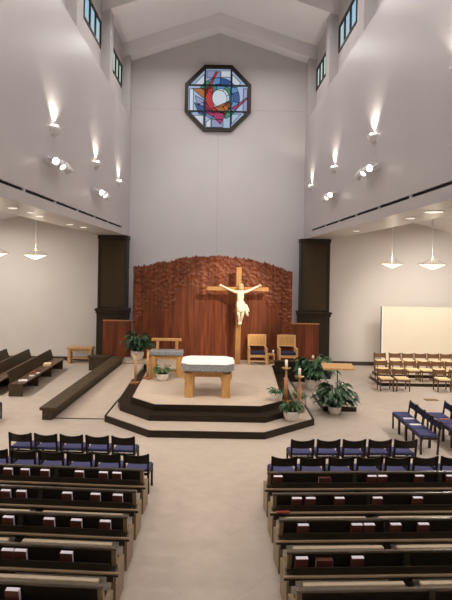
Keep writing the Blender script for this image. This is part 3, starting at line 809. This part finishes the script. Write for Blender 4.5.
BOOKS = {-1: [[2.42, 2.11, 1.75, 1.13, .70, .46], [2.11, 1.85, 1.10, .64, .28], [1.72, 1.12, .72, .30], [1.39, 1.22, .62], [1.01]],
         1: [[.17, 1.85, 2.04, 2.71, 3.28], [.37, .59, 1.06, 1.68, 2.34], [.33, 1.11, 1.29, 1.68, 2.09], [.17, .89], []]}
FLAT = {(1, 0): [1.0], (1, 3): [.46]}
def hymnal():
    root = thing('hymnal', 'x', 'book')
    MB().box(M['paper'], -.074, .079, -.025, .025, .004, .216).build('page_block', root)
    t = MB(); t.box(M['cover'], -.08, .08, -.03, -.025, 0, .212); t.box(M['cover'], -.08, .08, .025, .03, 0, .212); t.box(M['cover'], -.082, -.074, -.03, .03, 0, .212)
    t.build('cover', root); return root
hp = hymnal(); hused = False
PEWN = ['directly behind the chairs', 'second behind the chairs', 'third behind the chairs', 'fourth behind the chairs', 'bottommost in view']
for sgn, xe, side in ((-1, -1.22, 'left'), (1, .98, 'right')):
    pp = pew(4.65, sgn, (1.55, 3.10)); pused = False
    for i, y in enumerate(PYS):
        rz = sgn*TH; oy = y+.02+abs(xe)*math.tan(TH)
        p = place(pp, pused, (xe, oy, 0), rz, 'long dark wooden pew %s of the aisle, %s' % (side, PEWN[i]), 'pews along the aisle'); pused = True
        bl = sorted(BOOKS[sgn][i])
        for k, d in enumerate(bl):
            x, yy = sgn*d, -.058
            X = xe+x*math.cos(rz)-yy*math.sin(rz); Y = oy+x*math.sin(rz)+yy*math.cos(rz)
            o = place(hp, hused, (X, Y, .564), rz, 'maroon hymnal, %s from the aisle in the rack of pew %s, %s side' % (ORD[k], ['one', 'two', 'three', 'four', 'five'][i], side), 'hymnals in the pew racks')
            o.rotation_euler = (R(11), 0, rz); hused = True
        for d in FLAT.get((sgn, i), []):
            x, yy = sgn*d, -.06
            X = xe+x*math.cos(rz)-yy*math.sin(rz); Y = oy+x*math.sin(rz)+yy*math.cos(rz)
            o = copy_tree(hp); o.rotation_euler = (Matrix.Rotation(rz, 3, 'Z') @ Matrix.Rotation(R(11), 3, 'X') @ Matrix.Rotation(R(90), 3, 'Y')).to_euler(); o.location = (X-.1, Y, .578+.082)
            o['label'] = 'maroon book laid sideways in the rack of the %s pew behind the right chairs' % ('first' if i == 0 else 'fourth')
            o['group'] = 'hymnals in the pew racks'
    if sgn > 0:   # red booklet on the ledge
        i = 1; o = MB().box(M['redcover'], -.11, .11, -.028, .028, 0, .02, .004).build('booklet'); X = xe+.14; o.location = (X, PYS[i]+.02+.98*math.tan(TH)-.188, .590); o.rotation_euler = (0, 0, TH+.05)
        tag(o, 'red booklet on the ledge end of the second right pew', 'booklet')
    else:
        i = 4; o = MB().box(M['redcover'], -.09, .09, -.028, .028, 0, .02, .004).build('booklet'); x = -.72; o.location = (xe+x, PYS[i]+.02+1.22*math.tan(TH)-.188+.72*math.tan(TH), .590); o.rotation_euler = (0, 0, -TH)
        tag(o, 'red booklet on the ledge of the bottommost left pew', 'booklet')

# side pews on the far left facing the sanctuary
def side_pew(L):
    root = thing('side_pew', 'x', 'pew'); W = M['parapet']
    MB().extr(W, [(.03, .40), (.07, .40), (-.06, .80), (-.11, .80)], .03, L-.03).build('backrest', root)
    MB().extr(W, [(.0, .0), (.05, 0), (.05, .40), (.0, .40)], .03, L-.03).build('back_skirt', root)
    MB().box(M['sidewood'], 0, L, .02, .50, .40, .44, .012).build('seat', root)
    for p in (.03, L-.03):
        MB().box(W, p-.03, p+.03, -.02, .44, 0, .40).build('end_panel', root)
    for p in (L/3, 2*L/3): MB().box(W, p-.03, p+.03, .05, .44, 0, .40).build('support', root)
    return root
sp = side_pew(4.6); sused = False
for x, lab in ((-6.72, 'closest to the ramp'), (-7.62, 'second from the ramp'), (-8.55, 'third from the ramp')):
    # rotate so local +y faces +x of the room (towards the altar) and local x runs toward the back
    place(sp, sused, (x, 22.0, 0), -PI/2, 'brown wooden side pew by the aisle wall, %s' % lab, 'side pews by the aisle wall'); sused = True
for x, y, rz, m, lab, sz in ((-6.40, 17.75, .3, 'cloth', 'white paper on the front end of the side pew seat', (.14, .10)), (-6.36, 18.5, .1, 'cloth', 'white leaflet lying mid-way along the side pew seat', (.08, .06)),
                         (-6.5, 19.1, .4, 'redcover', 'red hymnal lying on the side pew seat', (.09, .12)), (-6.45, 19.45, .2, 'cover', 'dark maroon hymnal beside the red one on the side pew', (.09, .12)),
                         (-6.3, 18.95, .0, 'cloth', 'small white card on the edge of the side pew seat', (.05, .08)), (-6.45, 20.5, .2, 'cream', 'folded cream cloth at the far end of the side pew seat', (.14, .22))):
    h = .03 if m != 'cream' else .07
    o = MB().box(M[m], -sz[0], sz[0], -sz[1], sz[1], 0, h, .006).build('folded_cloth' if m == 'cream' else ('paper_leaflet' if m == 'cloth' else 'hymnal'))
    o.location = (x, y, .441); o.rotation_euler = (0, 0, rz); tag(o, lab, 'cloth' if m == 'cream' else ('paper' if m == 'cloth' else 'book'))

# ---------------------------------------------------------------- lamps and added fill lights
def light(kind, loc, power, col=(1, .9, .78), size=.1, target=None, spot=60, blend=.6):
    d = bpy.data.lights.new('lamp_or_fill_light', kind); d.energy = power; d.color = col
    if kind == 'AREA': d.shape = 'DISK'; d.size = size
    else: d.shadow_soft_size = size
    if kind == 'SPOT': d.spot_size = R(spot); d.spot_blend = blend
    o = bpy.data.objects.new('lamp_or_fill_light', d); COL.objects.link(o); o.location = loc
    if target is not None:
        o.rotation_euler = (Vector(target)-Vector(loc)).to_track_quat('-Z', 'Y').to_euler()
    return o

# pendants
M['dish'] = glow('lit_frosted_glass', (1, .88, .66), 1.5)
def pendant():
    root = thing('pendant_lamp', 'x', 'lamp')
    MB().lathe(M['dish'], [(0, -.16), (.03, -.155), (.36, -.005), (.375, .0), (.36, .005), (.03, -.14), (0, -.145)], seg=28).build('glass_dish', root)
    MB().lathe(M['bronze'], [(.365, -.006), (.382, -.004), (.382, .008), (.365, .008)], seg=28).build('rim', root)
    MB().lathe(M['brass'], [(0, -.20), (.02, -.185), (.015, -.16), (0, -.155)], seg=10).build('finial', root)
    t = MB(); t.tube(M['white_lac'], [(0, 0, -.15), (0, 0, 2.0)], .010, 6); t.build('stem', root)
    t = MB()
    for k in range(3): t.tube(M['bronze'], [(0, 0, .18), (.36*math.cos(2*PI*k/3), .36*math.sin(2*PI*k/3), .008)], .005, 5)
    t.build('support_wires', root)
    MB().lathe(M['white_lac'], [(0, 2.0), (.03, 1.98), (.03, 1.90), (0, 1.9)], seg=12).build('stem_cap', root)
    return root
def aisle_z(x): return 7.42+(5.50-7.42)*(abs(x)-OUT)/(12.6-OUT)
pd = pendant(); pu = False
for x, y, z, lab in ((5.98, 18.0, 4.58, 'glowing glass dish pendant over the sideways chairs, the further hung one'), (6.0, 14.7, 4.57, 'larger-looking glowing dish pendant hanging at the choir edge of the picture'),
                     (-5.66, 16.6, 4.66, 'glowing glass dish pendant on a thin stem above the side pews'), (-5.7, 13.55, 4.66, 'glowing dish pendant cut by the picture edge above the side pews')):
    o = place(pd, pu, (x, y, z), 0, lab, 'dish pendants in the side aisles'); pu = True
    zc = aisle_z(x)-z
    s = [c for c in o.children if c.name.startswith('stem') and 'cap' not in c.name][0]
    s.scale = (1, 1, 1)
    if o is not pd: pass
    ext = MB().tube(M['white_lac'], [(0, 0, 1.95), (0, 0, zc+.01)], .0095, 6); ext.lathe(M['white_lac'], [(0, zc-.03), (.07, zc-.02), (.07, zc+.03), (0, zc+.03)], seg=14); ext.build('canopy_rod', o)
    light('POINT', (x, y, z+.12), 14, (1, .86, .66), .1)

# wall uplights
M['bulb'] = glow('lit_bulb', (1, .92, .74), 14)
def sconce():
    root = thing('wall_uplight', 'x', 'lamp')
    t = bmesh.new(); seg = 14; rings = []
    for r, z in ((.03, -.17), (.13, -.14), (.17, -.04), (.18, .0), (.165, .0), (.15, -.05), (.04, -.12)):
        rings.append([t.verts.new((r*math.cos(-PI/2+PI*k/seg)*1.05, r*math.sin(-PI/2+PI*k/seg), z)) for k in range(seg+1)])
    for A, B in zip(rings, rings[1:]):
        for k in range(seg): t.faces.new((A[k], A[k+1], B[k+1], B[k]))
    b = MB(); b.add(t, M['white_lac'], True); b.build('bowl', root)
    MB().box(M['white_lac'], 0, .012, -.16, .16, -.17, -.0).build('back_plate', root)
    MB().lathe(M['bulb'], [(0, -.09), (.035, -.07), (.05, 0), (.04, .05), (0, .07)], (.085, 0, 0), 10).build('bulb', root)
    return root
sp_ = sconce(); su = False
NM = ['nearest the picture edge', 'above the nearer spotlight cluster', 'above the farther spotlight cluster', 'next to the back wall']
for sgn, side, ys, z in ((-1, 'left', (8.3, 12.6, 17.0, 20.95), 7.65), (1, 'right', (8.6, 13.3, 17.75, 22.0), 7.76)):
    for k, y in enumerate(ys):
        o = place(sp_, su, (sgn*(HW-.0), y, z), PI if sgn > 0 else 0, 'white half-bowl uplight on the %s upper wall, %s' % (side, NM[k]), 'wall uplights'); su = True
        light('SPOT', (sgn*(HW-.13), y, z+.085), 80, (1, .93, .80), .03, (sgn*(HW-.13), y, z+2), 116, .45)

for sgn in (-1, 1):
    for y in (4.4, 8.6, 13.0, 17.3, 21.3): light('SPOT', (sgn*3.3, y, 7.75), 120, (1, .95, .92), .2, (sgn*1.6, y, 15), 62, 1)  # extra upward spots beside the uplights, added to brighten the ceiling
# spotlight clusters
M['spotface'] = glow('lit_spot_lens', (1, .93, .74), 9)
def cluster(sgn):
    root = thing('spotlight_cluster', 'x', 'spotlight')
    MB().box(M['white_lac'], -.03, .03, -.62, .62, -.03, .03, .008).build('track_bar', root)
    MB().box(M['white_lac'], .0, .10, -.06, .06, -.05, .05).build('wall_bracket', root)
    for k, (y, tg) in enumerate(((-.48, (-2.6, -4.5, -1.6)), (0, (-2.2, -1.6, -2.8)), (.48, (-2.0, 1.8, -3.5)))):
        d = Vector((tg[0], tg[1], tg[2])).normalized()
        q = d.to_track_quat('Z', 'Y').to_matrix().to_4x4()
        h = MB().lathe(M['white_lac'], [(0, -.14), (.06, -.13), (.085, -.05), (.095, .12), (.085, .12), (.075, .06), (0, .06)], seg=16, mtx=Matrix.Translation((-.14, y, -.06)) @ q).build('lamp_head', root)
        MB().lathe(M['spotface'], [(0, .062), (.072, .064), (.06, .085), (0, .10)], seg=16, mtx=Matrix.Translation((-.14, y, -.06)) @ q).build('lens', h)
        MB().tube(M['white_lac'], [(0, y, 0), (-.14, y, -.06)], .015, 6).build('arm', root)
    return root
CL = []
cp = cluster(1)
cu = False
for sgn, y, z, lab in ((1, 13.3, 6.93, 'three white spotlights on the right upper wall above the nearer pendant'), (1, 17.7, 6.85, 'three white spotlights on the right upper wall near the back'),
                       (-1, 12.5, 6.82, 'three white spotlights on the left upper wall near the picture edge'), (-1, 17.3, 6.75, 'three white spotlights on the left upper wall near the back')):
    o = place(cp, cu, (sgn*(HW-.10), y, z), 0, lab, 'spotlight clusters on the upper walls'); cu = True
    if sgn < 0: o.scale = (-1, 1, 1)
tx = Vector((.1, 17.5, .8))
K = 1.0
for sgn in (-1, 1):
    light('SPOT', (sgn*3.45, 17.8, 6.6), 300*K, (1, .84, .62), .06, (.5, 21.9, 2.6), 65, .8) if sgn > 0 else light('SPOT', (sgn*3.45, 17.3, 6.5), 300*K, (1, .84, .62), .06, (.3, 22, 2.4), 55, .8)
    light('SPOT', (sgn*3.45, 13.0, 6.7), 700*K, (1, .84, .64), .08, (-.2, 17.2, .9), 50, .8)
    light('SPOT', (sgn*3.45, 13.4, 6.7), 420*K, (1, .86, .68), .08, (-.3, 11.3, 0), 62, .9)
light('SPOT', (3.3, 13.3, 6.85), 3600*K, (1, .86, .68), .03, (.6, 21.6, 2.9), 26, .6)
light('SPOT', (3.45, 18.2, 6.6), 150*K, (1, .84, .62), .06, (2.4, 22, 1.6), 45, .8)
light('SPOT', (3.45, 17.2, 6.6), 140*K, (1, .84, .62), .06, (-2.2, 20.5, 1.0), 45, .8)

# recessed lights in the soffits
M['down'] = glow('lit_recessed_lens', (1, .90, .78), .8)
def down(r):
    root = thing('recessed_downlight', 'x', 'lamp')
    MB().lathe(M['white_lac'], [(r, 0), (r*1.25, 0), (r*1.25, -.012), (r, -.015)], seg=20).build('trim_ring', root)
    MB().lathe(M['down'], [(0, -.004), (r, -.004), (r*.97, -.02), (r*.6, -.03), (0, -.034)], seg=20).build('lens', root)
    return root
dl = down(.115); du = False
for x, y, s, lab in ((4.46, 10.9, 1.6, 'large oval-looking recessed light in the right soffit'), (4.53, 12.4, .9, 'small recessed light just past the large one in the right soffit'), (4.56, 17.3, .9, 'faint recessed light in the right soffit near the brown pillar'),
                     (-4.47, 11.6, .9, 'recessed light at the picture edge in the left soffit'), (-4.43, 12.6, .7, 'second recessed light from the picture edge in the left soffit'), (-4.55, 13.6, .9, 'third recessed light from the picture edge, beside the pendant stem'),
                     (-4.6, 16.6, .9, 'fourth recessed light in the left soffit, toward the pillar'), (-4.5, 17.9, .9, 'recessed light in the left soffit closest to the brown pillar')):
    o = place(dl, du, (x, y, SOF), 0, lab, 'recessed soffit lights'); o.scale = (s, s, 1); du = True
    if s != .7: light('SPOT', (x, y, SOF-.05), 60*K, (1, .86, .66), .08, (x*1.02, y, 0), 110, .8)
# lamps aimed at the choir and the partition
light('SPOT', (4.5, 17.3, 5.5), 900, (1, .88, .70), .1, (8.8, 22.8, 1.5), 60, .8)
light('SPOT', (4.5, 13.0, 5.5), 120, (1, .84, .6), .1, (6.5, 18.5, .3), 80, .8)
# unseen area lights added high in the nave for even light
for y in (0., 3.4, 7.8, 12.4, 16.9, 21.3):
    for x in (-2.0, 2.0):
        light('AREA', (x, y, 13.3), 70, (1, .94, .90), .7, (x, y, 0))
for x in (-2.6, 2.6): light('SPOT', (x, 14.8, 13.3), 900, (.97, .96, 1), .2, (x*.3, 23.9, 6.6), 50, 1)  # unseen spots added to wash the back wall
# unseen area lights added to brighten the aisle walls
for s in (-1, 1):
    for y in (3, 9, 15, 20.5):
        light('AREA', (s*9.0, y, 6.1), 205, (1, .93, .85), .8, (s*9.5, y, 0))

# ---------------------------------------------------------------- world, camera, view
w = bpy.data.worlds.new('sky'); SC.world = w; w.use_nodes = True; nt = w.node_tree
bg = nt.nodes['Background']; tc = nt.nodes.new('ShaderNodeTexCoord'); sx = nt.nodes.new('ShaderNodeSeparateXYZ'); rp = nt.nodes.new('ShaderNodeValToRGB')
nt.links.new(tc.outputs['Generated'], sx.inputs[0]); nt.links.new(sx.outputs['Z'], rp.inputs['Fac']); nt.links.new(rp.outputs['Color'], bg.inputs['Color'])
e = rp.color_ramp.elements; e[0].position = .36; e[0].color = (.66, .70, .60, 1); e[1].position = .42; e[1].color = (.42, .62, .80, 1)
bg.inputs['Strength'].default_value = 1.0

cd = bpy.data.cameras.new('camera'); cam = bpy.data.objects.new('camera', cd); COL.objects.link(cam)
cd.sensor_fit = 'AUTO'; cd.sensor_width = 36; cd.lens = 530/600*36
cd.shift_x = 10/600; cd.shift_y = -37/600; cd.clip_start = .1; cd.clip_end = 200
cam.matrix_world = Matrix.Translation((0, 0, 4.5)) @ Matrix.Rotation(R(90), 4, 'X') @ Matrix.Rotation(R(1.0), 4, 'Z')
SC.camera = cam
SC.view_settings.view_transform = 'Standard'; SC.view_settings.look = 'None'; SC.view_settings.gamma = 1; SC.view_settings.use_curve_mapping = False
SC.view_settings.exposure = 0.1
SC.cycles.use_denoising = True
SC.cycles.max_bounces = 8
